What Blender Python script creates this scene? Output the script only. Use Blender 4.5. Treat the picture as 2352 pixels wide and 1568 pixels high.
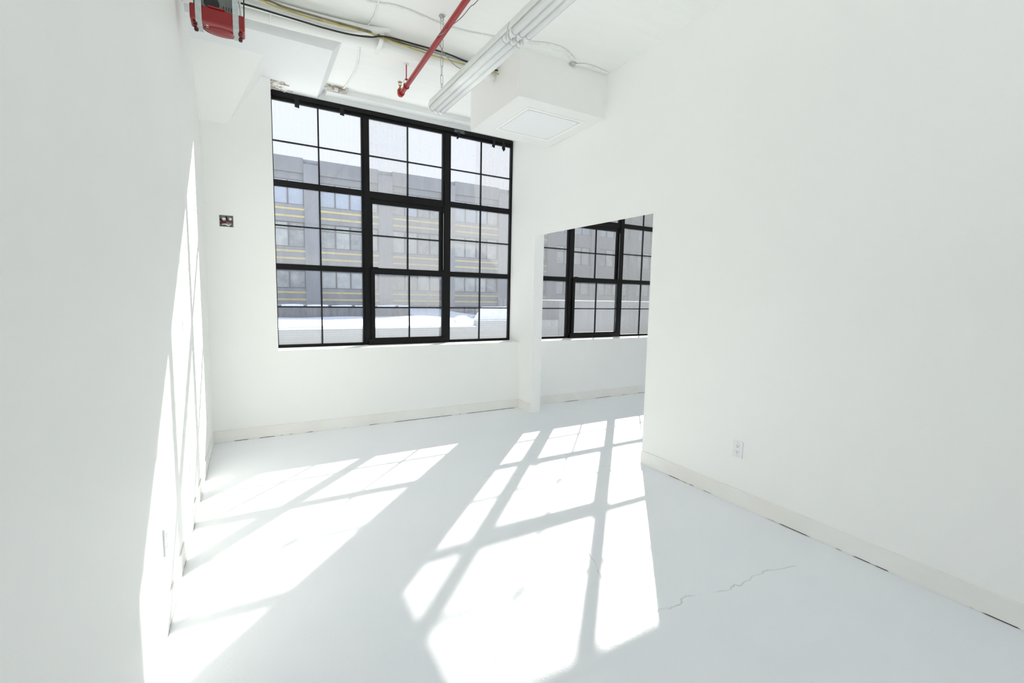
import bpy, bmesh, math, random
import numpy as np
from mathutils import Vector, Matrix

for o in list(bpy.data.objects):
    bpy.data.objects.remove(o)
SC = bpy.context.scene
COL = SC.collection
random.seed(4)

# ------------------------------------------------------------------ camera
YAW, PITCH, ROLL, FPX = 0.5193, -0.0970, 0.0195, 1050.37
EYE = Vector((0, 0, 1.4))
cy, sy, cp, sp = math.cos(YAW), math.sin(YAW), math.cos(PITCH), math.sin(PITCH)
FWD = Vector((sy*cp, cy*cp, sp)); R0 = Vector((cy, -sy, 0)); U0 = R0.cross(FWD)
RGT = math.cos(ROLL)*R0 + math.sin(ROLL)*U0
UPV = -math.sin(ROLL)*R0 + math.cos(ROLL)*U0
cam = bpy.data.cameras.new('camera'); cam_o = bpy.data.objects.new('camera', cam); COL.objects.link(cam_o)
cam.sensor_fit = 'HORIZONTAL'; cam.sensor_width = 36; cam.lens = FPX/2352*36; cam.clip_start = .02; cam.clip_end = 500
m = Matrix.Identity(4)
for i in range(3):
    m[i][0], m[i][1], m[i][2], m[i][3] = RGT[i], UPV[i], -FWD[i], EYE[i]
cam_o.matrix_world = m
SC.camera = cam_o

def at(u, v, axis, val):
    """point of the photograph (u, v) on the plane axis = val"""
    d = FWD + RGT*((u-1176)/FPX) - UPV*((v-784)/FPX)
    return EYE + d*((val-EYE[axis])/d[axis])

# ------------------------------------------------------------------ sky, sun, exposure
SUN_AZ, SUN_EL, SUN_W = math.radians(43.4), math.radians(31.2), 21.5
SKY_W = .87
SC.view_settings.view_transform = 'Standard'; SC.view_settings.look = 'None'
SC.view_settings.gamma = 1; SC.view_settings.use_curve_mapping = False
SC.view_settings.exposure = 0.40
SC.cycles.max_bounces = 20; SC.cycles.diffuse_bounces = 16; SC.cycles.glossy_bounces = 6
SC.cycles.transparent_max_bounces = 24; SC.cycles.transmission_bounces = 8
SC.cycles.caustics_reflective = False; SC.cycles.caustics_refractive = False

wd = bpy.data.worlds.new('winter_sky'); SC.world = wd; wd.use_nodes = True
nt = wd.node_tree; nt.nodes.clear()
tc = nt.nodes.new('ShaderNodeTexCoord'); sx = nt.nodes.new('ShaderNodeSeparateXYZ')
rp = nt.nodes.new('ShaderNodeValToRGB'); bg = nt.nodes.new('ShaderNodeBackground'); ow = nt.nodes.new('ShaderNodeOutputWorld')
nt.links.new(tc.outputs['Generated'], sx.inputs[0]); nt.links.new(sx.outputs['Z'], rp.inputs[0])
rp.color_ramp.elements[0].position = .0; rp.color_ramp.elements[0].color = (.88, .91, .99, 1)
e = rp.color_ramp.elements.new(.45); e.color = (.83, .87, .985, 1)
rp.color_ramp.elements[-1].position = .95; rp.color_ramp.elements[-1].color = (.42, .58, .95, 1)
nt.links.new(rp.outputs[0], bg.inputs[0]); bg.inputs[1].default_value = SKY_W; nt.links.new(bg.outputs[0], ow.inputs[0])

sun = bpy.data.lights.new('sun', 'SUN'); sun_o = bpy.data.objects.new('sun', sun); COL.objects.link(sun_o)
sun.energy = SUN_W; sun.angle = math.radians(.55); sun.color = (1, .974, .885)
sd = Vector((math.sin(SUN_AZ)*math.cos(SUN_EL), math.cos(SUN_AZ)*math.cos(SUN_EL), math.sin(SUN_EL)))
sun_o.rotation_euler = sd.to_track_quat('Z', 'Y').to_euler(); sun_o.location = sd*60

# ------------------------------------------------------------------ helpers
class MB:
    """collects faces into one mesh"""
    def __init__(s): s.bm = bmesh.new()
    def quad(s, *p):
        s.bm.faces.new([s.bm.verts.new(q) for q in p]); return s
    def prism(s, bot, top):
        """solid from two rings of equal length (counter-clockwise seen from above)"""
        b = [s.bm.verts.new(q) for q in bot]; t = [s.bm.verts.new(q) for q in top]; n = len(b)
        s.bm.faces.new(b[::-1]); s.bm.faces.new(t)
        for i in range(n):
            s.bm.faces.new((b[i], b[(i+1) % n], t[(i+1) % n], t[i]))
        return s
    def plan(s, pts, z0, z1):
        return s.prism([(x, y, z0) for x, y in pts], [(x, y, z1) for x, y in pts])
    def box(s, x0, x1, y0, y1, z0, z1, bev=0):
        n0 = len(s.bm.verts)
        b = bmesh.ops.create_cube(s.bm, size=1)
        bmesh.ops.scale(s.bm, vec=(abs(x1-x0), abs(y1-y0), abs(z1-z0)), verts=b['verts'])
        bmesh.ops.translate(s.bm, vec=((x0+x1)/2, (y0+y1)/2, (z0+z1)/2), verts=b['verts'])
        if bev:
            ed = list({e for v in b['verts'] for e in v.link_edges})
            bmesh.ops.bevel(s.bm, geom=ed, offset=bev, segments=2, affect='EDGES', profile=.5)
        return s
    def tube(s, pts, r, seg=12, closed=False, caps=True):
        P = [Vector(p) for p in pts]; n = len(P); rings = []; ref = None
        for i in range(n):
            if closed: t = (P[(i+1) % n]-P[i-1]).normalized()
            else: t = (P[min(i+1, n-1)]-P[max(i-1, 0)]).normalized()
            if ref is None:
                ref = Vector((0, 0, 1)) if abs(t.z) < .9 else Vector((1, 0, 0))
            a = (ref - t*ref.dot(t)).normalized(); ref = a; b = t.cross(a)
            rr = r[i] if isinstance(r, (list, tuple)) else r
            rings.append([s.bm.verts.new(P[i]+rr*(math.cos(k*2*math.pi/seg)*a+math.sin(k*2*math.pi/seg)*b)) for k in range(seg)])
        for i in range(n if closed else n-1):
            A, B = rings[i], rings[(i+1) % n]
            for k in range(seg):
                f = s.bm.faces.new((A[k], A[(k+1) % seg], B[(k+1) % seg], B[k])); f.smooth = True
        if caps and not closed:
            s.bm.faces.new(rings[0][::-1]); s.bm.faces.new(rings[-1])
        return s
    def lathe(s, c, prof, axis=(0, 0, 1), seg=20):
        """prof: list of (height, radius) along axis from c"""
        ax = Vector(axis).normalized(); c = Vector(c)
        a = ax.orthogonal().normalized(); b = ax.cross(a); rings = []
        for h, r in prof:
            rings.append([s.bm.verts.new(c+ax*h+r*(math.cos(k*2*math.pi/seg)*a+math.sin(k*2*math.pi/seg)*b)) for k in range(seg)])
        for A, B in zip(rings, rings[1:]):
            for k in range(seg):
                f = s.bm.faces.new((A[k], A[(k+1) % seg], B[(k+1) % seg], B[k])); f.smooth = True
        s.bm.faces.new(rings[0][::-1]); s.bm.faces.new(rings[-1])
        return s
    def strip(s, pts, w, t, side=(1, 0, 0)):
        """flat strap of width w along side, thickness t"""
        P = [Vector(p) for p in pts]; sd_ = Vector(side).normalized(); R = []
        for i in range(len(P)):
            tg = (P[min(i+1, len(P)-1)]-P[max(i-1, 0)]).normalized(); n = tg.cross(sd_).normalized()
            R.append([s.bm.verts.new(P[i]+sd_*a*w/2+n*b*t/2) for a, b in ((-1, -1), (1, -1), (1, 1), (-1, 1))])
        for A, B in zip(R, R[1:]):
            for k in range(4): s.bm.faces.new((A[k], A[(k+1) % 4], B[(k+1) % 4], B[k]))
        s.bm.faces.new(R[0][::-1]); s.bm.faces.new(R[-1])
        return s
    def build(s, name, mat, parent=None):
        bmesh.ops.recalc_face_normals(s.bm, faces=s.bm.faces)
        me = bpy.data.meshes.new(name); s.bm.to_mesh(me); s.bm.free()
        o = bpy.data.objects.new(name, me); COL.objects.link(o); me.materials.append(mat)
        if parent:
            o.parent = parent
            o.matrix_parent_inverse = Matrix.Translation(-parent.location)
        return o

def tag(o, label=None, cat=None, group=None, kind=None):
    if label: o['label'] = label
    if cat: o['category'] = cat
    if group: o['group'] = group
    if kind: o['kind'] = kind
    return o
def thing(name, loc, label, cat, group=None, kind=None):
    o = bpy.data.objects.new(name, None); COL.objects.link(o); o.location = loc; o.empty_display_size = .05
    return tag(o, label, cat, group, kind)
def struct(mb, name, mat, label, cat):
    return tag(mb.build(name, mat), label, cat, None, 'structure')
def smooth_path(pts, k=6):
    P = [Vector(p) for p in pts]; out = []
    for i in range(len(P)-1):
        p0, p1, p2, p3 = P[max(i-1, 0)], P[i], P[i+1], P[min(i+2, len(P)-1)]
        for j in range(k):
            t = j/k
            out.append(.5*((2*p1)+(p2-p0)*t+(2*p0-5*p1+4*p2-p3)*t*t+(3*p1-p0-3*p2+p3)*t**3))
    out.append(P[-1]); return out

# ------------------------------------------------------------------ materials
class N:
    def __init__(s, name):
        s.m = bpy.data.materials.new(name); s.m.use_nodes = True; s.t = s.m.node_tree; s.t.nodes.clear()
        s.out = s.new('ShaderNodeOutputMaterial')
    def new(s, ty, **k):
        n = s.t.nodes.new(ty)
        for a, b in k.items(): setattr(n, a, b)
        return n
    def link(s, a, b): s.t.links.new(a, b)
    def val(s, sock, v):
        if hasattr(v, 'is_linked') or isinstance(v, bpy.types.NodeSocket): s.link(v, sock)
        else: sock.default_value = v
    def math(s, op, a, b=0, c=None, clamp=False):
        n = s.new('ShaderNodeMath', operation=op, use_clamp=clamp); s.val(n.inputs[0], a); s.val(n.inputs[1], b)
        if c is not None: s.val(n.inputs[2], c)
        return n.outputs[0]
    def coord(s, kind='Object', scale=None):
        c = s.new('ShaderNodeTexCoord').outputs[kind]
        if scale:
            mp = s.new('ShaderNodeMapping'); s.link(c, mp.inputs[0]); mp.inputs['Scale'].default_value = scale; return mp.outputs[0]
        return c
    def noise(s, vec, scale, detail=3, rough=.5):
        n = s.new('ShaderNodeTexNoise'); s.link(vec, n.inputs['Vector']); n.inputs['Scale'].default_value = scale
        n.inputs['Detail'].default_value = detail; n.inputs['Roughness'].default_value = rough
        return n.outputs['Fac']
    def ramp(s, f, a, b, lo=0., hi=1.):
        n = s.new('ShaderNodeMapRange'); s.val(n.inputs[0], f)
        for i, v in enumerate((a, b, lo, hi)): n.inputs[i+1].default_value = v
        return n.outputs[0]
    def mix(s, f, a, b):
        n = s.new('ShaderNodeMix', data_type='RGBA'); s.val(n.inputs[0], f)
        for i, v in ((6, a), (7, b)):
            if isinstance(v, tuple): n.inputs[i].default_value = (*v[:3], 1)
            else: s.link(v, n.inputs[i])
        return n.outputs[2]
    def bsdf(s, col, rough=.5, metal=0., spec=.5, bump=None, bstr=.2, bdist=.01):
        b = s.new('ShaderNodeBsdfPrincipled')
        if isinstance(col, tuple): b.inputs['Base Color'].default_value = (*col[:3], 1)
        else: s.link(col, b.inputs['Base Color'])
        s.val(b.inputs['Roughness'], rough); b.inputs['Metallic'].default_value = metal; b.inputs['Specular IOR Level'].default_value = spec
        if bump is not None:
            bp = s.new('ShaderNodeBump'); bp.inputs['Strength'].default_value = bstr; bp.inputs['Distance'].default_value = bdist
            s.link(bump, bp.inputs['Height']); s.link(bp.outputs[0], b.inputs['Normal'])
        s.link(b.outputs[0], s.out.inputs[0]); return s.m

def plain(name, col, rough=.5, metal=0., spec=.5, var=.06, scale=30, bstr=.05):
    n = N(name); c = n.coord(); f = n.noise(c, scale)
    lo = tuple(max(0, x*(1-var)) for x in col); hi = tuple(min(1, x*(1+var)) for x in col)
    return n.bsdf(n.mix(n.ramp(f, .3, .7), lo, hi), rough, metal, spec, f, bstr, .002)

WALL = (.912, .915, .898)
def wall_mat(name, col, marks=0.):
    n = N(name); c = n.coord(); big = n.noise(c, 1.1, 4); fine = n.noise(c, 160, 2)
    k = n.mix(n.ramp(big, .3, .7), tuple(x*.988 for x in col), tuple(min(1, x*1.008) for x in col))
    if marks:
        sp_ = n.noise(c, 9, 5, .7); k = n.mix(n.ramp(sp_, .70, .78, 0, marks), k, (.55, .53, .47))
    return n.bsdf(k, .55, 0, .3, fine, .12, .002)
M = {}
M['wall'] = wall_mat('white_wall_paint', WALL)
M['grey_drywall'] = wall_mat('bulkhead_paint', (.850, .846, .832))

n = N('painted_concrete_ceiling'); c = n.coord()
pl = n.noise(n.coord('Object', (1, 5, 1)), 3, 4); fi = n.noise(c, 60, 4)
spx = n.new('ShaderNodeTexVoronoi'); n.link(c, spx.inputs['Vector']); spx.inputs['Scale'].default_value = 1.7
dots = n.math('MULTIPLY', n.ramp(spx.outputs['Distance'], .012, .018, 1, 0), n.ramp(n.noise(c, 1.3), .5, .54))
cc = n.mix(n.ramp(pl, .3, .7), (.865, .872, .852), (.888, .894, .874))
cc = n.mix(n.math('MULTIPLY', n.ramp(n.noise(n.coord('Object', (1, 14, 1)), 6, 5, .7), .70, .75, 0, .35), n.ramp(n.noise(c, .8), .45, .6)), cc, (.6, .6, .55))
M['ceiling'] = n.bsdf(n.mix(n.math('MULTIPLY', dots, .8, clamp=True), cc, (.25, .24, .2)), .6, 0, .3, fi, .15, .004)

# floor: pale grey-blue painted concrete with hairline cracks
n = N('painted_concrete_floor'); c = n.coord()
wob = n.new('ShaderNodeTexNoise'); n.link(c, wob.inputs['Vector']); wob.inputs['Scale'].default_value = 9; wob.inputs['Detail'].default_value = 5
vm = n.new('ShaderNodeVectorMath', operation='MULTIPLY_ADD'); n.link(wob.outputs['Color'], vm.inputs[0]); vm.inputs[1].default_value = (.09, .09, 0); n.link(c, vm.inputs[2])
wv = vm.outputs[0]
def seg_dist(n, P, a, b):
    ax, ay = a[0]+.045, a[1]+.045; dx, dy = b[0]-a[0], b[1]-a[1]; L2 = dx*dx+dy*dy
    s_ = n.new('ShaderNodeVectorMath', operation='SUBTRACT'); n.link(P, s_.inputs[0]); s_.inputs[1].default_value = (ax, ay, 0)
    d_ = n.new('ShaderNodeVectorMath', operation='DOT_PRODUCT'); n.link(s_.outputs[0], d_.inputs[0]); d_.inputs[1].default_value = (dx/L2, dy/L2, 0)
    cl = n.math('MINIMUM', n.math('MAXIMUM', d_.outputs['Value'], 0), 1)
    sc = n.new('ShaderNodeVectorMath', operation='SCALE'); sc.inputs[0].default_value = (dx, dy, 0); n.link(cl, sc.inputs['Scale'])
    ds = n.new('ShaderNodeVectorMath', operation='DISTANCE'); n.link(s_.outputs[0], ds.inputs[0]); n.link(sc.outputs[0], ds.inputs[1])
    return ds.outputs['Value']
CR = [[(1.59, 2.03), (1.59, 1.88), (1.566, 1.80), (1.491, 1.646), (1.508, 1.52), (1.513, 1.413), (1.552, 1.332), (1.80, 1.35), (2.061, 1.284), (2.284, 1.287), (2.489, 1.245)],
      [(.60, 3.70), (.819, 3.765), (.983, 3.704), (1.167, 3.578), (1.317, 3.571)], [(1.55, 3.1), (1.9, 2.95), (2.2, 3.0), (2.6, 2.8)]]
best = None
for line in CR:
    for a, b in zip(line, line[1:]):
        d_ = seg_dist(n, wv, a, b); best = d_ if best is None else n.math('MINIMUM', best, d_)
crack = n.math('MULTIPLY', n.ramp(best, .0012, .0045, 1, 0), n.ramp(n.noise(c, 4), .36, .52))
big = n.noise(c, 1.6, 4); fine = n.noise(c, 95, 4, .65)
fl = n.mix(n.ramp(big, .3, .7), (.838, .860, .898), (.866, .884, .916))
fl = n.mix(n.ramp(n.noise(c, 14, 5, .75), .72, .80, 0, .25), fl, (.62, .62, .6))
fl = n.mix(n.math('MULTIPLY', crack, .55), fl, (.42, .42, .41))
ht = n.math('SUBTRACT', fine, n.math('MULTIPLY', crack, 1.5))
M['floor'] = n.bsdf(fl, n.ramp(n.noise(c, 5), .3, .7, .30, .42), 0, .5, ht, .22, .004)

n = N('cream_baseboard'); c = n.coord(); sp3 = n.new('ShaderNodeSeparateXYZ'); n.link(c, sp3.inputs[0])
bn = n.noise(c, 3, 4)
bc = n.mix(n.ramp(bn, .35, .65), (.855, .835, .80), (.885, .882, .855))
gap = n.math('MULTIPLY', n.ramp(sp3.outputs['Z'], .0045, .0055, 1, 0), n.ramp(n.noise(c, 2.2, 3, .8), .50, .53))
M['base'] = n.bsdf(n.mix(gap, bc, (.06, .055, .05)), .5, 0, .3, n.noise(c, 40), .08, .003)

M['black'] = plain('black_painted_steel', (.0032, .0032, .0032), .45, 0, .25, .3, 60, .05)
M['bar'] = plain('dark_glazing_bar', (.007, .009, .011), .5, 0, .3, .2, 60)
M['tape'] = plain('black_tape', (.008, .008, .009), .6, 0, .3)
M['grey_plate'] = plain('grey_plate_paint', (.085, .09, .10), .5)
M['red'] = plain('red_pipe_paint', (.38, .012, .010), .32, 0, .5, .12, 14, .05)
M['red_box'] = plain('red_enamel', (.25, .008, .009), .3, 0, .5, .1, 12, .03)
M['dark_red'] = plain('dark_red_rubber', (.22, .008, .008), .4)
M['brass'] = plain('aged_brass', (.42, .27, .11), .35, .9)
M['galv'] = plain('galvanised_strap', (.50, .54, .54), .55, .25, .5, .1, 40)
M['grey_grille'] = plain('grey_vent_panel', (.14, .16, .15), .5)
M['dark'] = plain('dark_slot', (.015, .016, .016), .6)
M['rubber'] = plain('black_rubber', (.03, .02, .02), .6)
M['steel'] = plain('zinc_steel', (.42, .43, .43), .4, .8)
M['pipe_white'] = wall_mat('white_pipe_paint', (.84, .85, .83), .25)
M['yellow'] = plain('faded_yellow_cable', (.47, .39, .13), .5, 0, .4, .25, 20)
M['bronze'] = plain('brown_cable', (.20, .17, .11), .5, 0, .4, .3, 20)
M['cable_black'] = plain('black_cable', (.014, .014, .013), .5)
M['cable_grey'] = plain('grey_wire', (.24, .24, .23), .5)
M['cable_white'] = plain('white_cable', (.82, .83, .81), .5)
M['tubeglass'] = plain('unlit_fluorescent_tube', (.86, .875, .87), .18, 0, .5, .02)
M['fixture'] = plain('white_enamel', (.82, .83, .815), .35, 0, .5, .03)
M['ring'] = plain('blue_grey_ring', (.16, .18, .28), .4)
M['plastic'] = plain('white_plastic', (.84, .85, .865), .35, 0, .5, .02)
M['slot'] = plain('outlet_slot', (.03, .03, .028), .6)
M['boxmetal'] = plain('grey_box_metal', (.55, .58, .56), .5, .3)
M['wire_red'] = plain('red_wire', (.22, .02, .02), .5)
M['wire_white'] = plain('white_wire', (.8, .79, .76), .5)
M['wire_black'] = plain('black_wire', (.02, .02, .018), .5)
n = N('peeling_plaster'); c = n.coord('Object', (1, 1, 4)); f = n.noise(c, 16, 6, .7)
M['plaster'] = n.bsdf(n.mix(n.ramp(f, .42, .60), (.80, .80, .77), n.mix(n.ramp(n.noise(c, 40), .4, .6), (.50, .37, .25), (.30, .25, .20))), .8, 0, .2, f, .6, .01)
M['panel_grey'] = wall_mat('access_panel_paint', (.84, .855, .865))

M['concrete_white'] = wall_mat('dimmed_white_concrete', (.795, .812, .815), .2)  # bluish white, base tone lowered to offset sunlight bounced up from the floor
# outdoors
def concrete(name, col):
    n = N(name); c = n.coord('Object', (1, 1, .15)); f = n.noise(c, 1.5, 6, .6)
    return n.bsdf(n.mix(n.ramp(f, .25, .75), tuple(x*.82 for x in col), tuple(x*1.12 for x in col)), .85, 0, .2)
M['facade'] = concrete('blue_grey_concrete', (.275, .29, .325))
M['facade_dark'] = concrete('grey_concrete_parapet', (.255, .265, .285))
M['band'] = plain('yellow_band_paint', (.62, .53, .23), .7, 0, .2, .1, 2)
M['win_frame'] = plain('dark_window_steel', (.10, .11, .13), .5)
def pane_mat(name, a, b):
    n = N(name); f = n.noise(n.coord('Object', (.8, 1, .8)), 1.6, 5, .7)
    return n.bsdf(n.mix(n.ramp(f, .35, .65), a, b), .25, 0, .5)
M['pane_blue'] = pane_mat('pane_sky_blue', (.36, .43, .55), (.42, .49, .60))
M['pane_pale'] = pane_mat('pane_pale_blind', (.36, .40, .41), (.54, .57, .57))
M['pane_grey'] = pane_mat('pane_grey_room', (.22, .24, .26), (.38, .41, .42))
n = N('corrugated_siding'); c = n.coord(); w = n.new('ShaderNodeTexWave', bands_direction='Z'); n.link(c, w.inputs[0]); w.inputs['Scale'].default_value = 3.2
M['siding'] = n.bsdf(n.mix(w.outputs[1], (.25, .27, .28), (.36, .38, .39)), .6, 0, .3)
n = N('dark_timber_fence'); c = n.coord('Object', (1.6, 1, .3)); f = n.noise(c, 2.2, 6, .65)
M['darkwall'] = n.bsdf(n.mix(n.ramp(f, .3, .7), (.10, .11, .13), (.24, .25, .27)), .8, 0, .2)
n = N('snow'); c = n.coord(); f = n.noise(c, 5, 5)
M['snow'] = n.bsdf(n.mix(n.ramp(f, .3, .7), (.86, .88, .92), (.90, .92, .95)), .7, 0, .2, f, .15, .05)

def glass(name, base, streak, bottom, top=0., wipe=None, region=None, tint=.150):
    """window glass with a film of dirt that scatters the sun"""
    n = N(name); c = n.coord(); g = n.new('ShaderNodeSeparateXYZ'); n.link(n.coord('Generated'), g.inputs[0])
    s1 = n.noise(n.coord('Object', (22, 1, 1.6)), 2.4, 6, .65); s2 = n.noise(n.coord('Object', (60, 1, 30)), 1.2, 4, .6); s3 = n.noise(c, 2.3, 3)
    d = n.math('MULTIPLY', n.math('ADD', n.ramp(s1, .3, .7), n.ramp(s2, .35, .65, -.2, .5)), streak)
    d = n.math('MULTIPLY', d, n.ramp(s3, .3, .7, .5, 1.3)); d = n.math('ADD', d, base)
    bt = n.math('POWER', n.ramp(g.outputs['Z'], 0, .34, 1, 0), 1.8); d = n.math('ADD', d, n.math('MULTIPLY', bt, bottom))
    if top:
        tp = n.math('MULTIPLY', n.ramp(g.outputs['Z'], .45, .68, 0, 1), n.ramp(g.outputs['Z'], .94, .965, 1, 0)); d = n.math('ADD', d, n.math('MULTIPLY', tp, top))
    ob = n.new('ShaderNodeSeparateXYZ'); n.link(c, ob.inputs[0])
    if region:      # dirt only right or left of a line in x, with a soft ragged edge
        x0, sgn, amt, low = region
        r_ = n.ramp(n.math('ADD', n.math('MULTIPLY', n.math('SUBTRACT', ob.outputs['X'], x0), sgn), n.math('MULTIPLY', n.ramp(s3, .3, .7, -1, 1), .01)), 0, .015)
        d = n.math('MULTIPLY', d, n.ramp(r_, 0, 1, low, amt))
    if wipe:        # cleaner patch left by a rag
        wx, wz, rx, rz, k = wipe
        ex = n.math('DIVIDE', n.math('SUBTRACT', ob.outputs['X'], wx), rx); ez = n.math('DIVIDE', n.math('SUBTRACT', ob.outputs['Z'], wz), rz)
        rr = n.math('ADD', n.math('SQRT', n.math('ADD', n.math('MULTIPLY', ex, ex), n.math('MULTIPLY', ez, ez))), n.math('MULTIPLY', n.ramp(s3, .3, .7, -1, 1), .12))
        rg = n.math('MULTIPLY', n.ramp(n.math('ABSOLUTE', n.math('SUBTRACT', rr, .93)), 0, .10, 1, 0), .12)
        d = n.math('ADD', n.math('MULTIPLY', d, n.ramp(rr, .82, 1.0, k, 1)), rg)
    vo = n.new('ShaderNodeTexVoronoi'); n.link(c, vo.inputs['Vector']); vo.inputs['Scale'].default_value = 11
    d = n.math('ADD', d, n.math('MULTIPLY', n.math('MULTIPLY', n.ramp(vo.outputs['Distance'], .05, .10, 1, 0), n.ramp(n.noise(c, 5), .55, .6)), .35))
    d = n.math('MULTIPLY', n.math('MINIMUM', n.math('MAXIMUM', d, 0.), .9), .5)     # half on each face of the sheet
    tr = n.new('ShaderNodeBsdfTransparent'); tr.inputs[0].default_value = (.975, .985, .985, 1)
    tl = n.new('ShaderNodeBsdfTranslucent'); tl.inputs[0].default_value = (tint, tint*1.02, tint*1.06, 1)
    gl = n.new('ShaderNodeBsdfGlossy'); gl.inputs['Roughness'].default_value = .02; gl.inputs[0].default_value = (1, 1, 1, 1)
    fr = n.new('ShaderNodeFresnel'); fr.inputs[0].default_value = 1.45
    m1 = n.new('ShaderNodeMixShader'); n.link(n.math('MULTIPLY', fr.outputs[0], .5), m1.inputs[0]); n.link(tr.outputs[0], m1.inputs[1]); n.link(gl.outputs[0], m1.inputs[2])
    m2 = n.new('ShaderNodeMixShader'); n.link(d, m2.inputs[0]); n.link(m1.outputs[0], m2.inputs[1]); n.link(tl.outputs[0], m2.inputs[2])
    n.link(m2.outputs[0], n.out.inputs[0]); return n.m

# ------------------------------------------------------------------ main dimensions (metres)
XL, XR, XR2, YB, YW, ZC, YN = -.340, 2.885, 3.050, 4.935, 5.195, 3.4376, -2.2
XS = 2.9265                     # right wall where it meets the window wall
YJ, YJ2 = 4.615, 2.758          # far and near jamb of the opening
ZS, ZT = .8384, 3.3426          # window sill, window head
WL, DX = .219, 2.757            # window left edge, spacing of the two windows
X2 = 7.2                        # far wall of the next room
YO = 5.24                       # outside face of the window wall

def wall_cells(mb, xs, zs, holes, y0, y1):
    """wall in the plane of x and z with rectangular holes"""
    def solid(i, k):
        if i < 0 or k < 0 or i >= len(xs)-1 or k >= len(zs)-1: return False
        cx_, cz_ = (xs[i]+xs[i+1])/2, (zs[k]+zs[k+1])/2
        return not any(a < cx_ < b and c_ < cz_ < d_ for a, b, c_, d_ in holes)
    for i in range(len(xs)-1):
        for k in range(len(zs)-1):
            if not solid(i, k): continue
            a, b, c_, d_ = xs[i], xs[i+1], zs[k], zs[k+1]
            mb.quad((a, y0, c_), (b, y0, c_), (b, y0, d_), (a, y0, d_)); mb.quad((a, y1, c_), (a, y1, d_), (b, y1, d_), (b, y1, c_))
            if not solid(i-1, k): mb.quad((a, y0, c_), (a, y0, d_), (a, y1, d_), (a, y1, c_))
            if not solid(i+1, k): mb.quad((b, y0, c_), (b, y1, c_), (b, y1, d_), (b, y0, d_))
            if not solid(i, k-1): mb.quad((a, y0, c_), (a, y1, c_), (b, y1, c_), (b, y0, c_))
            if not solid(i, k+1): mb.quad((a, y0, d_), (b, y0, d_), (b, y1, d_), (a, y1, d_))
    bmesh.ops.remove_doubles(mb.bm, verts=mb.bm.verts, dist=1e-5)
    return mb

JB = (-.222, -.112, 1.978, 2.083)       # open electrical box
H1 = (WL, XS, ZS, ZC); H2 = (WL+DX, XS+DX, ZS, ZC)
struct(wall_cells(MB(), [XL, JB[0], JB[1], WL, XS, WL+DX, XS+DX, X2], [0, ZS, JB[2], JB[3], ZC], [JB, H1, H2], YB, YO),
       'wall_back', M['wall'], 'white window wall at the far end of the room', 'wall')
struct(MB().box(XL-.2, XL, YN-.2, YO, -.2, ZC+.3), 'wall_left', M['wall'], 'long white wall at left with sun streaks', 'wall')
wr = MB()
wr.plan([(XR, YN), (XR2, YN), (XR2, YJ2), (XR, YJ2)], 0, ZC)
wr.prism([(XR, YJ2, 2.102), (XR2, YJ2, 2.172), (XR2, YJ, 2.172), (2.920, YJ, 2.116)], [(XR, YJ2, ZC), (XR2, YJ2, ZC), (XR2, YJ, ZC), (2.920, YJ, ZC)])
wr.plan([(2.920, YJ), (XR2, YJ), (XR2, YB), (XS, YB)], 0, ZC)
struct(wr, 'wall_right', M['wall'], 'large blank white wall at right with a doorless opening', 'wall')
struct(MB().box(X2, X2+.2, YN-.2, YO, -.2, ZC+.3), 'wall_far_right', M['wall'], 'white end wall of the next room', 'wall')
RH = [(-.20, 2.70, 1.15, 3.15), (3.30, 6.95, .40, 3.25)]      # unseen rear window openings behind the camera, added for fill daylight
struct(wall_cells(MB(), [XL, -.20, 2.70, 3.30, 6.95, X2], [0, .40, 1.15, 3.15, 3.25, ZC], RH, YN-.2, YN), 'wall_rear', M['wall'], 'white wall behind the camera with window openings added for fill daylight', 'wall')
struct(MB().box(XL, X2, YN, YB, -.2, 0), 'floor', M['floor'], 'pale grey painted concrete floor with hairline cracks', 'floor')
struct(MB().box(XL, X2, YN, YO, ZC, ZC+.3), 'ceiling', M['ceiling'], 'white painted concrete ceiling', 'ceiling')

# drop panel and flared column head at the left of the window
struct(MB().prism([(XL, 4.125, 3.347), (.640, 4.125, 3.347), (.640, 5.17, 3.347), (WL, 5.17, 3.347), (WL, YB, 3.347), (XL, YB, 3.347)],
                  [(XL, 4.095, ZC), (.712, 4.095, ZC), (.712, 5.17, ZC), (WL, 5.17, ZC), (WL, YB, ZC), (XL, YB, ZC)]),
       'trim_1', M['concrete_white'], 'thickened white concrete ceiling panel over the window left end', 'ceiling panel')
struct(MB().prism([(XL, YB-.004, 2.876), (-.128, YB-.004, 2.876), (-.128, YB, 2.876), (XL, YB, 2.876)],
                  [(XL, 4.49, 3.347), (.155, 4.49, 3.347), (.155, YB, 3.347), (XL, YB, 3.347)]),
       'trim_2', M['wall'], 'white flared column head in the upper left corner', 'column head')
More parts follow.
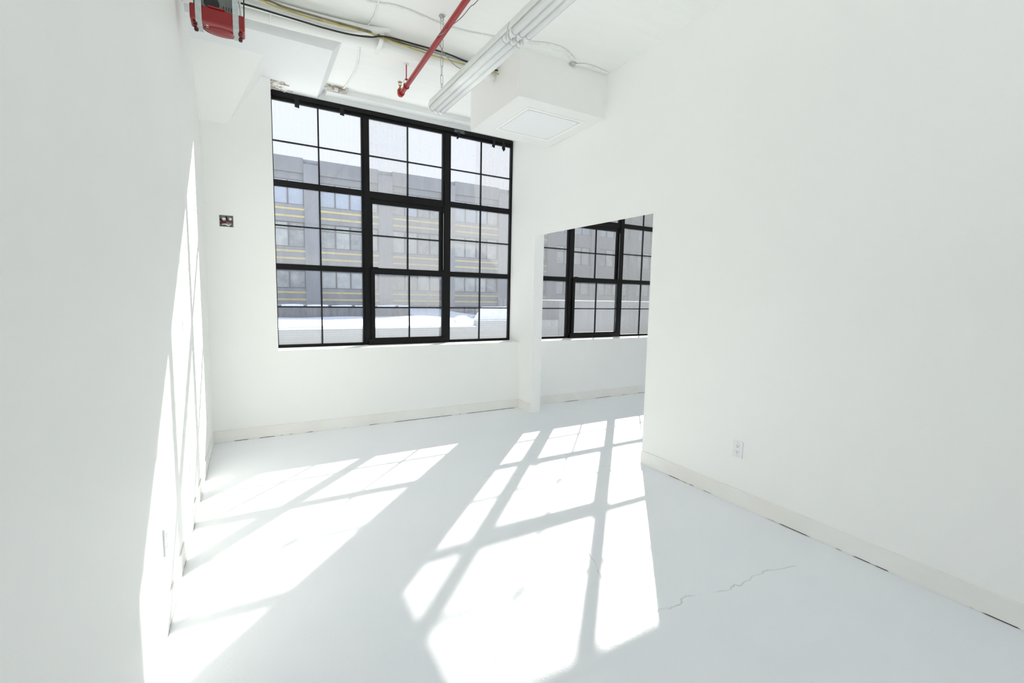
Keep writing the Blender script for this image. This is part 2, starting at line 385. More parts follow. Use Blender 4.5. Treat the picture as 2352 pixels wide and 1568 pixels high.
# lintel over each window
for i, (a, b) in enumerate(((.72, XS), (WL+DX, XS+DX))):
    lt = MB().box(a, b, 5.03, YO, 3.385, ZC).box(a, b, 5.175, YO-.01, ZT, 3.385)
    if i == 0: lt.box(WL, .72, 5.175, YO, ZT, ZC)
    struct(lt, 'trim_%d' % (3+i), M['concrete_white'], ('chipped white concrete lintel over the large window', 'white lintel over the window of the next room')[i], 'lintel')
pl_ = MB(); rs = random.Random(11)
for k in range(34):
    px_, py_ = WL+.004+abs(rs.gauss(0, .05)), 4.955+rs.random()*.205; w_, d_ = .012+rs.random()*.03, .004+rs.random()*.012
    if px_-WL > .20: continue
    zz = 3.3465-rs.random()*.006; tl_ = rs.uniform(-.004, .004)
    x0_ = max(WL+.001, px_-w_*.5)
    pl_.prism([(x0_, py_-d_, zz-.003+tl_), (px_+w_, py_-d_*.4, zz-.004), (px_+w_*.8, py_+d_, zz-.004), (x0_, py_+d_*.7, zz-.003-tl_)],
              [(x0_, py_-d_, 3.3468), (px_+w_, py_-d_*.4, 3.3468), (px_+w_*.8, py_+d_, 3.3468), (x0_, py_+d_*.7, 3.3468)])
tag(pl_.build('peeling_plaster', M['plaster']), 'brown peeling plaster flakes at the window top left corner', 'plaster', None, 'stuff')

# bulkhead with access panel
bk = struct(MB().box(1.973, 2.905, 3.418, 4.372, 3.0506, ZC), 'trim_6', M['grey_drywall'], 'white boxed bulkhead below the ceiling at upper right', 'bulkhead')
ap = MB().box(2.185, 2.745, 3.61, 4.145, 3.0440, 3.0498).build('access_panel', M['panel_grey'], bk)
fr_ = MB()
for bx in ((2.150, 2.778, 3.567, 3.592), (2.150, 2.778, 4.163, 4.188), (2.150, 2.173, 3.592, 4.163), (2.757, 2.778, 3.592, 4.163)):
    fr_.box(*bx, 3.0455, 3.0498)
fr_.build('panel_frame', M['wall'], bk)
for q in ((2.2, 3.63), (2.73, 3.63), (2.2, 4.12), (2.73, 4.12)):
    MB().lathe((q[0], q[1], 3.044), [(0, .004), (-.001, .004)], seg=10).build('screw', M['boxmetal'], bk)

# baseboards
BH, BT = .110, .013
def base(name, pts, label):
    """pts: plan polygon"""
    struct(MB().plan(pts, 0.0005, BH), name, M['base'], label, 'baseboard')
base('baseboard_back', [(XL, YB-BT), (XS-.002, YB-BT), (XS-.002, YB-.0005), (XL, YB-.0005)], 'cream baseboard under the large window')
base('baseboard_left', [(XL+.0005, YN), (XL+.006, YN), (XL+.006, YB-BT), (XL+.0005, YB-BT)], 'cream baseboard along the left wall')
base('baseboard_right', [(XR-BT, YN), (XR-.0005, YN), (XR-.0005, YJ2), (XR-BT, YJ2)], 'cream baseboard along the right wall')
base('baseboard_stub', [(2.920-BT, YJ), (2.920, YJ), (XS-.0015, YB-BT), (XS-.0015-BT, YB-BT)], 'short cream baseboard beside the opening')
base('baseboard_far', [(XR2, YB-BT), (X2, YB-BT), (X2, YB-.0005), (XR2, YB-.0005)], 'cream baseboard under the window of the next room')

# ------------------------------------------------------------------ windows
GL, M1, G1, G2, M2, G3, G4, M3, G5 = .237, .653, 1.073, 1.156, 1.582, 1.992, 2.093, 2.496, 2.901
HB1, T1A, T1B, HB2, T2A, T2B, HB3, GB, GT = 2.885, 2.510, 2.455, 2.0696, 1.689, 1.637, 1.256, .868, 3.266
YF, YK = 5.190, 5.226        # frame front and back
def make_window(idx, dx, dirt):
    w = thing('window_%d' % idx, (1.57+dx, YW, ZS), ('large black steel window with three columns of panes on the far wall',
              'black steel window seen through the opening at right')[idx-1], 'window', None, 'structure')
    X = lambda v: v+dx
    f = MB()
    f.box(X(WL), X(GL), YF, YK, ZS, ZT); f.box(X(G5), X(XS), YF, YK, ZS, ZT)
    f.box(X(GL), X(G5), 5.172, YK, 3.297, ZT); f.box(X(GL), X(G5), 5.200, YK, GT, 3.297)
    f.box(X(GL), X(G1), YF, YK, ZS, GB); f.box(X(G4), X(G5), YF, YK, ZS, GB); f.box(X(G1), X(G4), 5.20, YK, ZS, .868)
    f.box(X(GL), X(G1), 5.18, YF, ZS, ZS+.012); f.box(X(G4), X(G5), 5.18, YF, ZS, ZS+.012)
    f.build('frame', M['black'], w)
    for a, b in ((G1, G2), (G3, G4)):
        MB().box(X(a), X(b), 5.188, YK, GB, GT).box(X(a)+.022, X(b)-.022, 5.180, 5.188, GB, GT).build('mullion', M['black'], w)
    for a, b in ((GL, G1), (G4, G5)):
        for z0, z1 in ((T1B, T1A), (T2B, T2A)):
            MB().box(X(a), X(b), 5.192, YK, z0, z1).box(X(a), X(b), 5.205, YK, z0-.006, z0).build('transom', M['black'], w)
    MB().box(X(G2), X(G3), 5.188, YK, 2.432, T1A).build('transom', M['black'], w)
    YG = 5.213
    def pane(x0, x1, z0, z1, xm, zm, mat, yg=YG, par=w, bw=.0135):
        g = MB().box(X(x0), X(x1), yg-.003, yg+.003, z0, z1).build('glass_pane', mat, par)
        MB().box(X(xm)-bw/2, X(xm)+bw/2, yg-.010, yg+.010, z0, z1).box(X(x0), X(x1), yg-.009, yg+.009, zm-bw/2, zm+bw/2).build('glazing_bar', M['bar'], par)
    for ci, (x0, x1, xm) in enumerate(((GL, G1, M1), (G2, G3, M2), (G4, G5, M3))):
        for ri, (z0, z1, zm) in enumerate(((T1A, GT, HB1), (T2A, T1B, HB2), (GB, T2B, HB3))):
            if ci == 1 and ri > 0: continue
            pane(x0, x1, z0, z1, xm, zm, dirt[ci][ri])
    # double-hung unit in the middle
    us = MB(); a0, a1, b0, b1 = 1.187, 1.960, 1.690, 2.383
    us.box(X(G2), X(a0), 5.200, 5.2258, b0-.05, 2.432); us.box(X(a1), X(G3), 5.200, 5.2258, b0-.05, 2.432); us.box(X(a0), X(a1), 5.200, 5.2258, b1, 2.432); us.box(X(a0), X(a1), 5.200, 5.2258, b0-.05, b0)
    us = us.build('upper_sash', M['black'], w); pane(a0, a1, b0, b1, M2, 2.045, dirt[1][1], 5.218, us)
    ls = MB(); a0, a1, b0, b1 = 1.198, 1.985, .915, 1.622
    ls.box(X(G2), X(a0), 5.166, 5.1995, .868, 1.690); ls.box(X(a1), X(G3)+.04, 5.166, 5.180, .868, 1.690).box(X(a1), X(G3), 5.180, 5.1995, .868, 1.690)
    ls.box(X(a0), X(a1), 5.166, 5.1995, b1, 1.690); ls.box(X(a0), X(a1), 5.166, 5.1995, .868, b0)
    ls.box(X(G2)+.005, X(G3)+.03, 5.160, 5.166, 1.637, 1.688).box(X(G2)-.03, X(G3)+.03, 5.158, 5.1995, ZS+.001, .905)
    ls = ls.build('lower_sash', M['black'], w); pane(a0, a1, b0, b1, 1.589, 1.256, dirt[1][2], 5.184, ls)
    MB().box(X(G2)+.012, X(G2)+.075, 5.145, 5.160, 1.675, 1.697).build('sash_latch', M['black'], ls)
    MB().box(X(G3)+.006, X(G3)+.011, 5.1785, 5.1795, 1.70, 2.36).build('sash_track', M['steel'], us)
    return w
g_a = glass('glass_clean', .03, .03, .05)
g_lt = glass('glass_left_top', .05, .03, .22)
g_lm = glass('glass_left_middle', .20, .09, .22)
g_lb = glass('glass_left_low', .10, .07, 1.15)
g_ct = glass('glass_middle_top', .34, .11, .30, tint=.140, region=(1.595, -1, 1.0, .42))
g_cu = glass('glass_upper_sash', .56, .09, .30)
g_cl = glass('glass_lower_sash', .30, .10, .45, top=.42)
g_rt = glass('glass_right_top', .46, .12, .2, tint=.150, region=(2.41, 1, 1.0, .45))
g_rm = glass('glass_right_middle', .70, .10, .2, tint=.165, wipe=(2.28, 1.66, .52, .36, .38))
g_rb = glass('glass_right_low', .26, .08, 1.15, wipe=(2.45, 1.25, .40, .33, .8))
for i, (a, b, c_, d_) in enumerate(RH):  # added rear windows, there only to let in more daylight
    w = thing('window_%d' % (3+i), ((a+b)/2, YN-.1, c_), ('unseen rear window behind the camera, added to brighten the room', 'unseen rear window added to brighten the next room')[i], 'window', None, 'structure')
    f = MB().box(a, a+.05, YN-.13, YN-.07, c_, d_).box(b-.05, b, YN-.13, YN-.07, c_, d_).box(a+.05, b-.05, YN-.13, YN-.07, c_, c_+.05).box(a+.05, b-.05, YN-.13, YN-.07, d_-.05, d_)
    for q in (1, 2): f.box(a+(b-a)*q/3-.03, a+(b-a)*q/3+.03, YN-.13, YN-.07, c_+.05, d_-.05)
    f.build('frame', M['black'], w)
    MB().box(a+.05, b-.05, YN-.103, YN-.097, c_+.05, d_-.05).build('glass_pane', g_a, w)
make_window(1, 0, [[g_lt, g_lm, g_lb], [g_ct, g_cu, g_cl], [g_rt, g_rm, g_rb]])
h_a = glass('glass_next_room', .74, .12, .20, tint=.102); h_b = glass('glass_next_room_low', .56, .16, .42, tint=.100); h_c = glass('glass_next_room_sash', .62, .10, .32, top=.25, tint=.115)
make_window(2, DX, [[h_a, h_a, h_b], [h_a, h_a, h_c], [h_a, h_a, h_b]])

# bits of black tape hanging from the window head, and a grey plate
def tab(pts, label):
    y0, y1 = 5.1685, 5.1718
    mb = MB(); b = [(x, y0, z) for x, z in pts]; t = [(x, y1, z) for x, z in pts]; mb.prism(b, t)
    tag(mb.build('black_tape_tab', M['tape']), label, 'tape tab', 'tape tabs on the window head')
tab([(.437, 3.222), (.478, 3.216), (.480, 3.312), (.437, 3.312)], 'black tape tab over the top left window pane, leftmost of five')
tab([(.860, 3.234), (.902, 3.228), (.902, 3.312), (.862, 3.312)], 'black tape tab left of the first thick window mullion')
tab([(2.155, 3.227), (2.175, 3.232), (2.192, 3.263), (2.198, 3.312), (2.160, 3.312), (2.162, 3.285), (2.183, 3.280), (2.178, 3.268), (2.155, 3.242)], 'curled hook-shaped black tape tab below the grey plate')
tab([(2.618, 3.224), (2.655, 3.210), (2.668, 3.270), (2.664, 3.312), (2.628, 3.312), (2.632, 3.270)], 'tilted black tape tab over the top right window pane')
tab([(2.783, 3.189), (2.806, 3.220), (2.796, 3.270), (2.792, 3.312), (2.768, 3.312), (2.768, 3.270), (2.757, 3.228)], 'diamond-shaped black tape tab nearest the window right corner')
tag(MB().box(2.127, 2.256, 5.1690, 5.1719, 3.300, 3.334, .001).build('grey_plate', M['grey_plate']), 'small grey rectangular plate on the black window head', 'plate')

# torn plaster hanging at the seam of ceiling panel and lintel
t = MB()
for k in range(44):
    px, py = .70+random.random()*.20, 4.99+random.random()*.035
    z = 3.40+random.random()*.03; s_ = .005+random.random()*.016
    t.box(px-s_, px+s_, py-s_*.5, py+s_*.5, z-s_*.9, z+s_*.7)
tag(t.build('torn_plaster', M['plaster']), 'ragged torn plaster hanging over the window beside the ceiling panel', 'plaster', None, 'stuff')

# ------------------------------------------------------------------ electrical
b0, b1, c0, c1 = JB
jb = thing('electrical_box', ((b0+b1)/2, YB, c0), 'open square wall box with loose wires left of the window', 'electrical box')
e_ = .001
MB().box(b0+e_, b1-e_, YB+.058, YB+.062, c0+e_, c1-e_).box(b0+e_, b0+.004, YB+.002, YB+.058, c0+e_, c1-e_).box(b1-.004, b1-e_, YB+.002, YB+.058, c0+e_, c1-e_)\
    .box(b0+.004, b1-.004, YB+.002, YB+.058, c0+e_, c0+.004).box(b0+.004, b1-.004, YB+.002, YB+.058, c1-.004, c1-e_).build('box_shell', M['boxmetal'], jb)
def wire(pts, r, mat): MB().tube(smooth_path(pts, 5), r, 8).build('wire', mat, jb)
wire([(b0+.004, YB+.04, 2.052), (b0+.018, YB+.02, 2.035), (b0+.036, YB+.01, 2.022), (b0+.05, YB+.02, 2.014)], .0055, M['wire_black'])
wire([(b0+.054, YB+.05, 2.072), (b0+.058, YB+.025, 2.050), (b0+.068, YB+.012, 2.036)], .0050, M['wire_black'])
wire([(b0+.008, YB+.03, 2.012), (b0+.036, YB+.008, 2.022), (b0+.066, YB+.006, 2.030), (b0+.104, YB+.02, 2.027)], .0062, M['wire_red'])
wire([(b0+.018, YB+.03, 1.998), (b0+.044, YB+.008, 2.004), (b0+.07, YB+.008, 1.994), (b0+.09, YB+.03, 2.01)], .0065, M['wire_white'])
wire([(b0+.03, YB+.04, 2.016), (b0+.05, YB+.014, 2.008), (b0+.066, YB+.01, 1.998), (b0+.09, YB+.014, 1.988)], .0028, M['wire_black'])
MB().lathe((b0+.036, YB+.012, 2.048), [(0, .012), (.010, .016), (.024, .012)], (0, 1, .1)).build('wire_cap', M['wire_white'], jb)
MB().lathe((b0+.086, YB+.014, 2.052), [(0, .010), (.010, .014), (.024, .011)], (0, 1, .1)).build('wire_cap', M['wire_white'], jb)

def outlet(x, nx, yc, zc_, label):
    """duplex outlet on a wall facing nx"""
    o = thing('wall_outlet', (x, yc, zc_), label, 'outlet')
    X0, X1 = (x, x+nx*.0062)
    MB().box(min(X0, X1), max(X0, X1), yc-.036, yc+.036, zc_-.058, zc_+.058, .002).build('cover_plate', M['plastic'], o)
    for dz in (.020, -.020):
        xa = x+nx*.0062
        r_ = MB().box(min(xa, xa+nx*.0015), max(xa, xa+nx*.0015), yc-.017, yc+.017, zc_+dz-.014, zc_+dz+.014, .0006).build('receptacle', M['plastic'], o)
        xb = x+nx*.0077; s_ = MB()
        for q in (-.0065, .0065): s_.box(min(xb, xb+nx*.0006), max(xb, xb+nx*.0006), yc+q-.0012, yc+q+.0012, zc_+dz, zc_+dz+.009)
        s_.lathe((xb, yc, zc_+dz-.007), [(0, .0028), (.0006, .0028)], (nx, 0, 0), 12)
        s_.build('slots', M['slot'], r_)
    for dz in (.046, -.046):
        MB().lathe((x+nx*.0062, yc, zc_+dz), [(0, .003), (.0008, .0026)], (nx, 0, 0), 10).build('screw', M['boxmetal'], o)
outlet(XR, -1, 1.882, .388, 'white duplex wall outlet low on the large right wall')
outlet(XL, 1, 2.273, .371, 'white wall outlet seen edge-on in the sunlit left wall')

# ------------------------------------------------------------------ fluorescent strip lights
def strip_light(a, b, label):
    a, b = Vector(a), Vector(b); L = (b-a).length; d = (b-a).normalized(); sd_ = Vector((d.y, -d.x, 0)).normalized()
    if sd_.x < 0: sd_ = -sd_
    t = thing('strip_light', (a+b)/2+Vector((0, 0, .075)), label, 'ceiling light', 'fluorescent strip lights')
    P = lambda s_, q, z: a+d*s_+sd_*q+Vector((0, 0, z))
    ch = MB(); pr_ = [(-.058, .022), (.058, .022), (.058, .040), (.045, .075), (-.045, .075), (-.058, .040)]
    ch.prism([P(.0, q, z) for q, z in pr_], [P(L, q, z) for q, z in pr_]); ch.build('channel', M['fixture'], t)
    for q in (-.043, .0, .043):
        tb = MB().tube([P(.022, q, 0), P(L-.022, q, 0)], .0200, 20).build('lamp_tube', M['tubeglass'], t)
        for s0, s1 in ((.016, .040), (L-.040, L-.016)):
            MB().tube([P(s0, q, 0), P(s1, q, 0)], .0207, 20).build('end_cap', M['fixture'], tb)
        for s0, s1 in ((.043, .0445), (L-.0445, L-.043)):
            MB().tube([P(s0, q, 0), P(s1, q, 0)], .0204, 20).build('end_ring', M['ring'], tb)
        for s_ in (.002, L-.014):
            lh = MB(); pts = [(-.010, .024), (-.010, -.008), (-.006, -.018), (0, -.021), (.006, -.018), (.010, -.008), (.010, .024)]
            lh.prism([P(s_, q+u, z) for u, z in pts], [P(s_+.012, q+u, z) for u, z in pts]); lh.build('lampholder', M['fixture'], t)
    return t
strip_light((1.272, 3.475, 2.80), (1.300, 2.292, 2.80), 'white three-tube strip light nearest the window, hung on a chain')
strip_light((1.302, 2.280, 2.80), (1.322, 1.090, 2.80), 'white three-tube strip light running out of the top edge')

# chain
ex, ey = 1.282, 3.369
chn = thing('hanging_chain', (ex, ey, ZC), 'thin steel link chain from ceiling eyebolt to strip light', 'chain')
MB().lathe((ex, ey, ZC), [(0, .022), (-.004, .022), (-.006, .015), (-.016, .012)]).build('ceiling_flange', M['steel'], chn)
MB().tube([(ex+.012*math.cos(k*math.pi/6), ey, ZC-.024+.012*math.sin(k*math.pi/6)) for k in range(12)], .003, 8, True).build('eyebolt', M['steel'], chn)
zt_, lw, ll = ZC-.034, .009, .068
k = 0
while zt_ > 2.885:
    l2 = min(ll, zt_-2.872)
    pts = []
    for j in range(16):
        an = j*2*math.pi/16; u = lw*math.cos(an); v = lw*math.sin(an)+(1 if math.sin(an) >= 0 else -1)*(l2/2-lw)
        q = (ex+u, ey, zt_-l2/2+v) if k % 2 == 0 else (ex, ey+u, zt_-l2/2+v)
        pts.append(q)
    MB().tube(pts, .0019, 6, True).build('link', M['steel'], chn)
    zt_ -= l2-.005; k += 1
    if l2 < ll: break

# ------------------------------------------------------------------ red sprinkler pipe
sp_ = thing('sprinkler_pipe', (1.24, 4.0, 3.25), 'long red sprinkler pipe crossing below the ceiling', 'sprinkler pipe')
pe = Vector((1.270, 4.40, 3.25)); ps = Vector((1.130, -2.19, 3.25)); dv = (ps-pe).normalized()
MB().tube([pe, ps], .0205, 20).build('pipe', M['red'], sp_)
el = MB(); arc = [pe+dv*.05, pe+dv*.012]
for k in range(7):
    an = k/6*math.pi/2; arc.append(pe+dv*.012-dv*.026*math.sin(an)+Vector((0, 0, .026*(1-math.cos(an)))))
arc.append(arc[-1]+Vector((0, 0, .022)))
el.tube(arc, [.027, .026]+[.026]*7+[.024], 18); el.build('elbow', M['red'], sp_)
tp = arc[-1]
hd = MB().lathe(tp, [(0, .015), (.006, .017), (.012, .017), (.014, .010), (.030, .008), (.042, .009)], seg=14).build('sprinkler_head', M['brass'], sp_)
fm = MB()
for s_ in (-1, 1): fm.tube([tp+Vector((s_*.006, 0, .03)), tp+Vector((s_*.013, 0, .046)), tp+Vector((s_*.004, 0, .066))], .0025, 6)
fm.build('frame_arms', M['brass'], hd)
MB().lathe(tp+Vector((0, 0, .066)), [(0, .020), (.003, .021), (.006, .008)], seg=18).build('deflector', M['brass'], hd)
# hanger
hp = pe+dv*.20; hz = ZC
hg = MB(); ring = [hp+Vector((.0245*math.cos(k*math.pi/8), 0, .0245*math.sin(k*math.pi/8))) for k in range(16)]
hg.tube(ring, .0035, 6, True); hg = hg.build('hanger_ring', M['red'], sp_)
MB().tube([hp+Vector((-.024, 0, 0)), hp+Vector((-.020, 0, .045)), hp+Vector((-.006, 0, .062))], .0022, 6).tube([hp+Vector((.024, 0, 0)), hp+Vector((.018, 0, .045)), hp+Vector((.006, 0, .062))], .0022, 6).build('hanger_strap', M['galv'], sp_)
MB().tube([hp+Vector((0, 0, .055)), hp+Vector((0, 0, hz-hp.z-.004))], .0048, 10).lathe(hp+Vector((0, 0, .050)), [(0, .006), (.006, .013), (.010, .013), (.016, .006)]).build('hanger_rod', M['red'], sp_)
MB().lathe(hp+Vector((0, 0, hz-hp.z)), [(0, .024), (-.004, .022), (-.006, .008)]).build('ceiling_plate', M['pipe_white'], sp_)
# thin grey wire wound round the red pipe
gw = [(1.35, 2.3, 3.30), *[tuple(at(u, v, 2, 3.27)) for u, v in ((1098, 0), (1082, 14), (1062, 38), (1042, 55))], tuple(at(1030, 62, 2, 3.24)), tuple(at(1018, 76, 2, 3.222)), tuple(at(1004, 84, 2, 3.24)), tuple(at(1008, 96, 2, 3.275)),
      *[tuple(at(u, v, 2, 3.32)) for u, v in ((1012, 108), (1030, 135), (1048, 152), (1063, 160))], (1.80, 3.85, 3.33)]
tag(MB().tube(smooth_path(gw, 6), .0028, 6).build('grey_wire', M['cable_grey']), 'thin grey wire looped once round the red pipe', 'wire')

# ------------------------------------------------------------------ white pipes and cables along the ceiling
p1 = [(XL+.001, 3.95, 3.37), (.03, 3.936, 3.37), (.40, 3.917, 3.368), (.80, 3.885, 3.368), (1.25, 3.862, 3.37), (1.972, 3.868, 3.372)]
tag(MB().tube(smooth_path(p1, 6), .045, 22).build('ceiling_pipe', M['pipe_white']), 'thick white pipe under the ceiling running into the bulkhead', 'pipe')
p2 = [(XL+.001, 3.835, 3.388), (.03, 3.828, 3.388), (.24, 3.826, 3.388), (.45, 3.820, 3.388), (.66, 3.806, 3.390), (.80, 3.786, 3.398), (.92, 3.760, 3.415), (1.0, 3.745, 3.436)]
tag(MB().tube(smooth_path(p2, 6), [.043]*26+[.043-.031*k/16 for k in range(17)], 20).build('ceiling_pipe', M['pipe_white']), 'white pipe tight under the ceiling, nearer of two, beside the yellow cable', 'pipe')
def cable(name, pts, r, mat, label, cat='cable'):
    tag(MB().tube(smooth_path(pts, 6), r, 8).build(name, mat), label, cat)
A = lambda z, *uv: [tuple(at(u, v, 2, z)) for u, v in uv]
cable('black_cable', [(XL+.001, 3.80, 3.338)]+A(3.333, (563, 10), (640, 33), (700, 51), (740, 63), (800, 78), (850, 85))+A(3.36, (885, 84))+A(3.388, (950, 101), (1020, 121), (1080, 144))+[(1.972, 3.80, 3.398)],
      .0065, M['cable_black'], 'black cable sagging along the white ceiling pipes')
cable('yellow_cable', [(XL+.001, 3.72, 3.343)]+A(3.343, (580, -6), (620, 10), (660, 24), (720, 43), (800, 63))+A(3.375, (845, 74))+A(3.362, (880, 88))+A(3.35, (950, 112), (1000, 129), (1060, 146), (1100, 157))+[(1.972, 3.78, 3.36)],
      .0065, M['yellow'], 'faded yellow cable along the white ceiling pipes')
cable('brown_cable', [(XL+.001, 3.70, 3.356)]+A(3.356, (600, -4), (650, 15), (720, 36), (780, 53))+A(3.365, (835, 68))+A(3.40, (870, 80))+A(3.428, (950, 108), (1010, 128), (1095, 153))+[(1.972, 3.84, 3.428)],
      .0075, M['bronze'], 'brown cable tight against the ceiling above the yellow cable')
# hangers of the pipes
hk = A(3.432, (885, 80))+A(3.425, (879, 73))+A(3.395, (878, 80))+A(3.35, (876, 92))+A(3.325, (873, 104))+A(3.315, (868, 113))+[(.94, 3.93, 3.318)]
tag(MB().strip(smooth_path(hk, 5), .032, .003, (1, 0, 0)).build('pipe_hanger', M['pipe_white']), 'wide white strap holding the thick ceiling pipe', 'pipe hanger')
hk = A(ZC-.003, (622, 8))+A(3.36, (622, 22))+A(3.33, (621, 40))+A(3.325, (621, 52))
tag(MB().tube(smooth_path(hk, 5), .004, 8).build('pipe_hanger', M['pipe_white']), 'thin white hook hanger near the red heater', 'pipe hanger')
# painted conduits on the ceiling
zc1 = ZC-.008
cable('ceiling_conduit', A(zc1, (825, 102), (824, 125), (821, 145), (813, 168), (802, 186), (790, 202))+[(.84, 5.02, 3.425)], .009, M['cable_white'], 'white conduit curving over the ceiling to the torn plaster', 'conduit')
cable('ceiling_conduit', [(.2, 3.40, zc1), (.5, 3.47, zc1)]+A(zc1, (835, 0), (868, 8), (900, 12), (940, 24), (1000, 50), (1060, 70), (1139, 86)), .006, M['cable_white'], 'long white painted conduit across the ceiling behind the eyebolt', 'conduit')
cable('ceiling_conduit', [(.80, 3.0, zc1)]+A(zc1, (872, -10), (868, 10), (858, 40), (838, 70)), .007, M['cable_white'], 'short white painted conduit meeting the yellow cable', 'conduit')
cable('white_cable', [(1.41, 2.40, 2.88), (1.6, 2.9, 3.15)]+A(3.395, (1205, 98), (1250, 108), (1290, 121), (1312, 137)), .0055, M['cable_white'], 'white cable from the strip light to the ceiling clip')
cable('white_cable', A(ZC-.010, (1200, 97), (1250, 100), (1290, 110), (1312, 128), (1319, 140)), .006, M['cable_white'], 'upper white cable bowed along the ceiling above the bulkhead')
cable('ceiling_conduit', A(ZC-.011, (1320, 149), (1345, 149), (1372, 158), (1397, 169)), .010, M['cable_white'], 'short white conduit arching from the ceiling clip to the right wall', 'conduit')
cp_ = at(1316, 146, 2, ZC-.012)
tag(MB().box(cp_.x-.022, cp_.x+.022, cp_.y-.012, cp_.y+.012, ZC-.026, ZC-.001, .003).build('cable_clip', M['galv']), 'small metal cable clip on the ceiling above the bulkhead', 'clip')

# ------------------------------------------------------------------ red heater box strapped under the ceiling
ht_ = thing('hanging_heater', (-.125, 3.66, 3.075), 'red metal heater box strapped under the ceiling at upper left', 'heater')
hx0, hx1, hy0, hy1, hz0, hz1 = -.272, .023, 3.600, 3.725, 3.075, 3.168
MB().box(hx0, hx1, hy0, hy1, hz0, hz1, .010).build('housing', M['red_box'], ht_)
gr = MB().box(hx0+.02, -.012, hy0+.012, hy1-.01, hz1-.002, hz1+.085, .006).build('vent_panel', M['grey_grille'], ht_)
for k in range(4): MB().box(-.095+k*.0145, -.089+k*.0145, hy0+.0105, hy0+.0125, hz1+.008, hz1+.030).build('vent_slot', M['dark'], gr)
MB().lathe((-.155, hy0+.012, hz1+.03), [(0, .042), (.002, .040)], (0, -1, 0), 24).build('fan_cover', M['dark'], gr)
MB().box(-.175, -.085, hy0-.006, hy0+.02, hz1-.004, hz1+.006, .002).build('handle_lip', M['red_box'], ht_)
dm = MB(); bmesh.ops.create_uvsphere(dm.bm, u_segments=28, v_segments=14, radius=1)
for v in dm.bm.verts: v.co = Vector((-.112+v.co.x*.088, 3.700+v.co.y*.055, 3.078+v.co.z*.016))
for f in dm.bm.faces: f.smooth = True
dm.build('base_dome', M['red_box'], ht_)
MB().tube([(-.112+.094*math.cos(k*math.pi/12), 3.700+.058*math.sin(k*math.pi/12), 3.0755) for k in range(24)], .003, 6, True).build('dome_ring', M['dark_red'], ht_)
for fx, fy in ((-.247, 3.635), (-.247, 3.708), (-.004, 3.635), (-.004, 3.708)):
    ft = MB().lathe((fx, fy, hz0+.001), [(0, .013), (-.016, .012)], seg=14).build('foot', M['dark_red'], ht_)
    MB().lathe((fx, fy, hz0-.015), [(0, .0115), (-.007, .010)], seg=14).build('foot_pad', M['rubber'], ft)
for k in range(2): MB().box(-.190, -.178, 3.640+k*.022, 3.647+k*.022, hz0-.002, hz0+.001).build('indicator', M['plastic'], ht_)
for sx0 in (-.226, -.027):
    sp2 = [(sx0, hy0-.003, ZC-.002), (sx0, hy0-.003, 3.3), (sx0, hy0-.003, hz0+.004), (sx0, hy0, hz0-.003), (sx0, hy0+.006, hz0-.004), (sx0, hy1+.02, hz0-.004)]
    MB().strip(sp2, .033, .0022).build('strap', M['galv'], ht_)
MB().tube(smooth_path([(.020, 3.612, 3.160), (.0215, 3.608, 3.25), (.022, 3.606, ZC-.001)], 5), .0035, 8).build('power_cord', M['cable_black'], ht_)
MB().tube(smooth_path([(.003, 3.625, 3.166), (.002, 3.63, 3.22), (-.006, 3.64, 3.30), (-.012, 3.65, ZC-.001)], 5), .006, 8).build('flexible_conduit', M['cable_white'], ht_)

# ------------------------------------------------------------------ outdoors
FY = 42.0
bld = thing('office_building', (20, FY, -4), 'long grey office building across the street with yellow bands', 'building')
K = FY/34
sc_ = lambda x, z: (x*K, 1.4+(z-1.4)*K)
PER, PW = 6.05, 1.25
P0 = sc_(3.30, 0)[0]         # left edge of a pier
ROOF = 12.35
MB().box(-16, 64, FY+.45, FY+8, -4, ROOF).build('wall', M['facade'], bld)
FL = [8.15, 4.75, 1.36, -2.05]      # underside of the upper band of each floor
for i in range(-3, 11):
    xp = P0+i*PER
    MB().box(xp, xp+PW, FY, FY+.45, -4, ROOF-.45).build('pier', M['facade'], bld)
    xa, xb = xp+PW, xp+PER
    MB().box(xa, xb, FY+.10, FY+.45, 11.15, ROOF).build('parapet', M['facade_dark'], bld)
    for fi, zb in enumerate(FL):
        if zb < -3: continue
        z_sill = zb+.42; z_head = zb+2.45
        MB().box(xa, xb, FY+.12, FY+.45, zb-.95, z_sill).build('spandrel', M['facade'], bld)
        if i <= 3:
            for z0 in (zb, zb-.59):
                MB().box(xa, xb, FY+.085, FY+.12, z0, z0+.155).build('yellow_band', M['band'], bld)
        wn = MB(); nm = 4
        for q in range(nm+1):
            x_ = xa+(xb-xa)*q/nm; wn.box(max(xa, x_-.05), min(xb, x_+.05), FY+.28, FY+.40, z_sill, z_head)
        for z_ in (z_sill, z_head-.62, z_head-.07): wn.box(xa, xb, FY+.29, FY+.40, z_, z_+.07)
        wn = wn.build('window', M['win_frame'], bld)
        for q in range(nm):
            mt = random.choice(['pane_pale', 'pane_grey', 'pane_pale'] if fi else ['pane_blue', 'pane_grey', 'pane_blue', 'pane_pale'])
            if i == -1 and fi == 0: mt = 'pane_blue'
            MB().box(xa+(xb-xa)*q/nm+.02, xa+(xb-xa)*(q+1)/nm-.02, FY+.36, FY+.39, z_sill+.02, z_head-.02).build('pane', M[mt], wn)

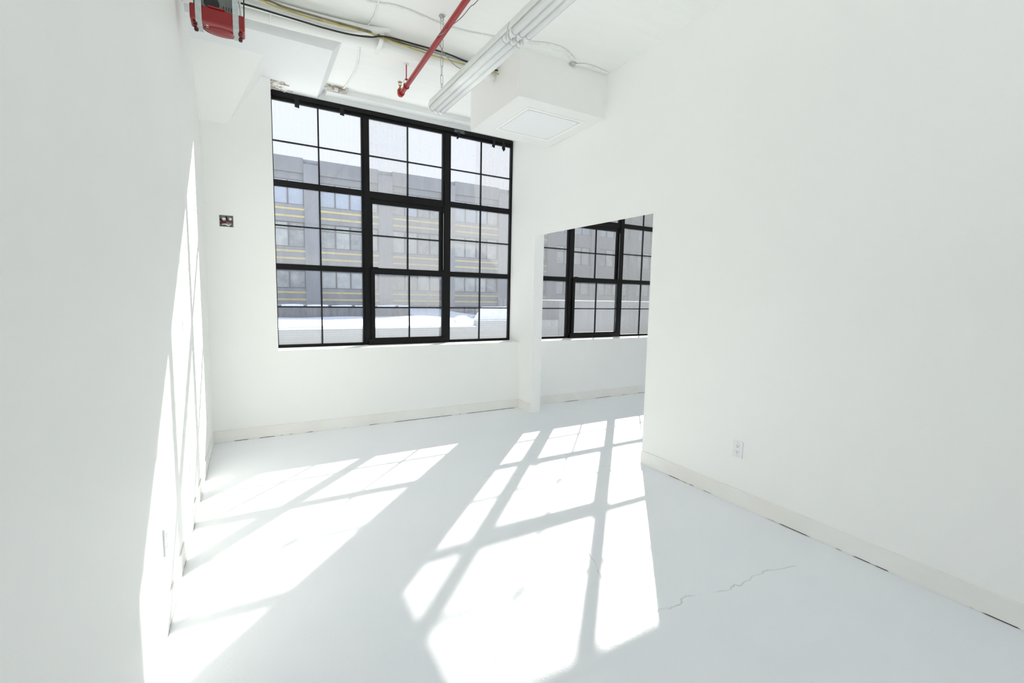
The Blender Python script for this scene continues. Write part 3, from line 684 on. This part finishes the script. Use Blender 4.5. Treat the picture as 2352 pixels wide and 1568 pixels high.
# low roof across the yard: corrugated wall, snow, dark fence
tag(MB().box(-30, 10.05, 21.3, 21.6, -4, -.16).box(10.05, 15.2, 21.3, 21.55, -4, .15).build('corrugated_wall', M['siding']), 'grey corrugated wall of the low roof below the window', 'wall')
def snow_field():
    mb = MB(); nx, ny = 150, 46; xs = np.linspace(-20, 15.2, nx); ys = np.linspace(21.22, 41.9, ny); V = []
    rs = np.random.RandomState(3); ph = rs.rand(8)*6.28
    for y in ys:
        row = []
        for x in xs:
            h = -.05+.03*math.sin(x*.55+ph[0])*math.sin(y*.3+ph[1])+.02*math.sin(x*1.3+ph[2]+y*.4)
            h += .50*math.exp(-(((x-8.5)/2.0)**2+((y-25.6)/1.4)**2)) * 1.0 * (.6)
            h += .42*math.exp(-(((x-10.0)/.50)**4+((y-23.0)/.8)**2))
            if y > 31: h += (y-31)*.02
            e_ = min(1, (y-21.22)/.5); h -= .05*(1-e_)**2
            row.append(mb.bm.verts.new((x, y, h)))
        V.append(row)
    for j in range(ny-1):
        for i in range(nx-1):
            if ys[j+1] > 30.6 and xs[i] < 9.8: continue
            if ys[j] < 30.6 and xs[i+1] > 10.1+(ys[j]-21.3)*.47: continue
            f = mb.bm.faces.new((V[j][i], V[j][i+1], V[j+1][i+1], V[j+1][i])); f.smooth = True
    lo = []
    b0 = [mb.bm.verts.new((x, 21.22, -.155)) for x in xs]
    for i in range(nx-1):
        if xs[i+1] < 10.1: mb.bm.faces.new((b0[i], b0[i+1], V[0][i+1], V[0][i]))
    bmesh.ops.delete(mb.bm, geom=[v for v in mb.bm.verts if not v.link_faces], context='VERTS')
    return mb
tag(snow_field().build('snow', M['snow']), 'white snow covering the low roof outside', 'snow', None, 'stuff')
# snow-covered sloping roof at the right
q = [at(1086, 734, 1, 21.6), at(1172, 731, 1, 21.6), at(1190, 704, 1, 22.25), at(1106, 704, 1, 22.25)]
sl = MB(); sl.prism([(p.x, p.y, -.3) for p in q], [tuple(p) for p in q])
tag(sl.build('snowy_roof', M['snow']), 'small snow-covered sloping roof at right beyond the snow mound', 'roof')
tag(MB().box(15.3, 60, 21.4, 28, -4, 1.25).build('concrete_annex', M['facade_dark']), 'low grey concrete annex seen through the window of the next room', 'building')
# dark fence with a snow cap
fn = thing('dark_fence', (3, 30.9, .0), 'dark weathered fence with a snow cap across the roof', 'fence')
MB().box(-14, 9.5, 30.9, 31.1, -.14, .55).build('fence_panel', M['darkwall'], fn)
mb = MB(); xs = np.linspace(-14, 9.5, 240)
top = []
for x in xs:
    hh = .66+.035*abs(math.sin(x*2.05)) + .02*math.sin(x*.9)
    top.append(hh)
va = [mb.bm.verts.new((x, 30.83, .55)) for x in xs]; vb = [mb.bm.verts.new((x, 30.85, t_)) for x, t_ in zip(xs, top)]
vc = [mb.bm.verts.new((x, 31.15, t_)) for x, t_ in zip(xs, top)]; vd = [mb.bm.verts.new((x, 31.17, .55)) for x in xs]
for i in range(len(xs)-1):
    for a_, b_ in ((va, vb), (vb, vc), (vc, vd), (vd, va)): mb.bm.faces.new((a_[i], a_[i+1], b_[i+1], b_[i]))
mb.bm.faces.new((va[0], vb[0], vc[0], vd[0])); mb.bm.faces.new((va[-1], vd[-1], vc[-1], vb[-1]))
mb.build('snow_cap', M['snow'], fn)
for k in range(11):
    x_ = -5.6+k*1.42
    MB().box(x_-.10, x_+.10, 30.78, 30.83, .55, .67).build('post_cap', M['darkwall'], fn)
tag(MB().box(-60, 90, YO+.1, 21.3, -4.2, -4).box(-60, 90, 21.6, FY, -4.2, -4).box(-60, 90, -60, YN-.4, -4.2, -4).build('street_ground', M['snow']), 'snowy ground around the buildings', 'ground', None, 'structure')
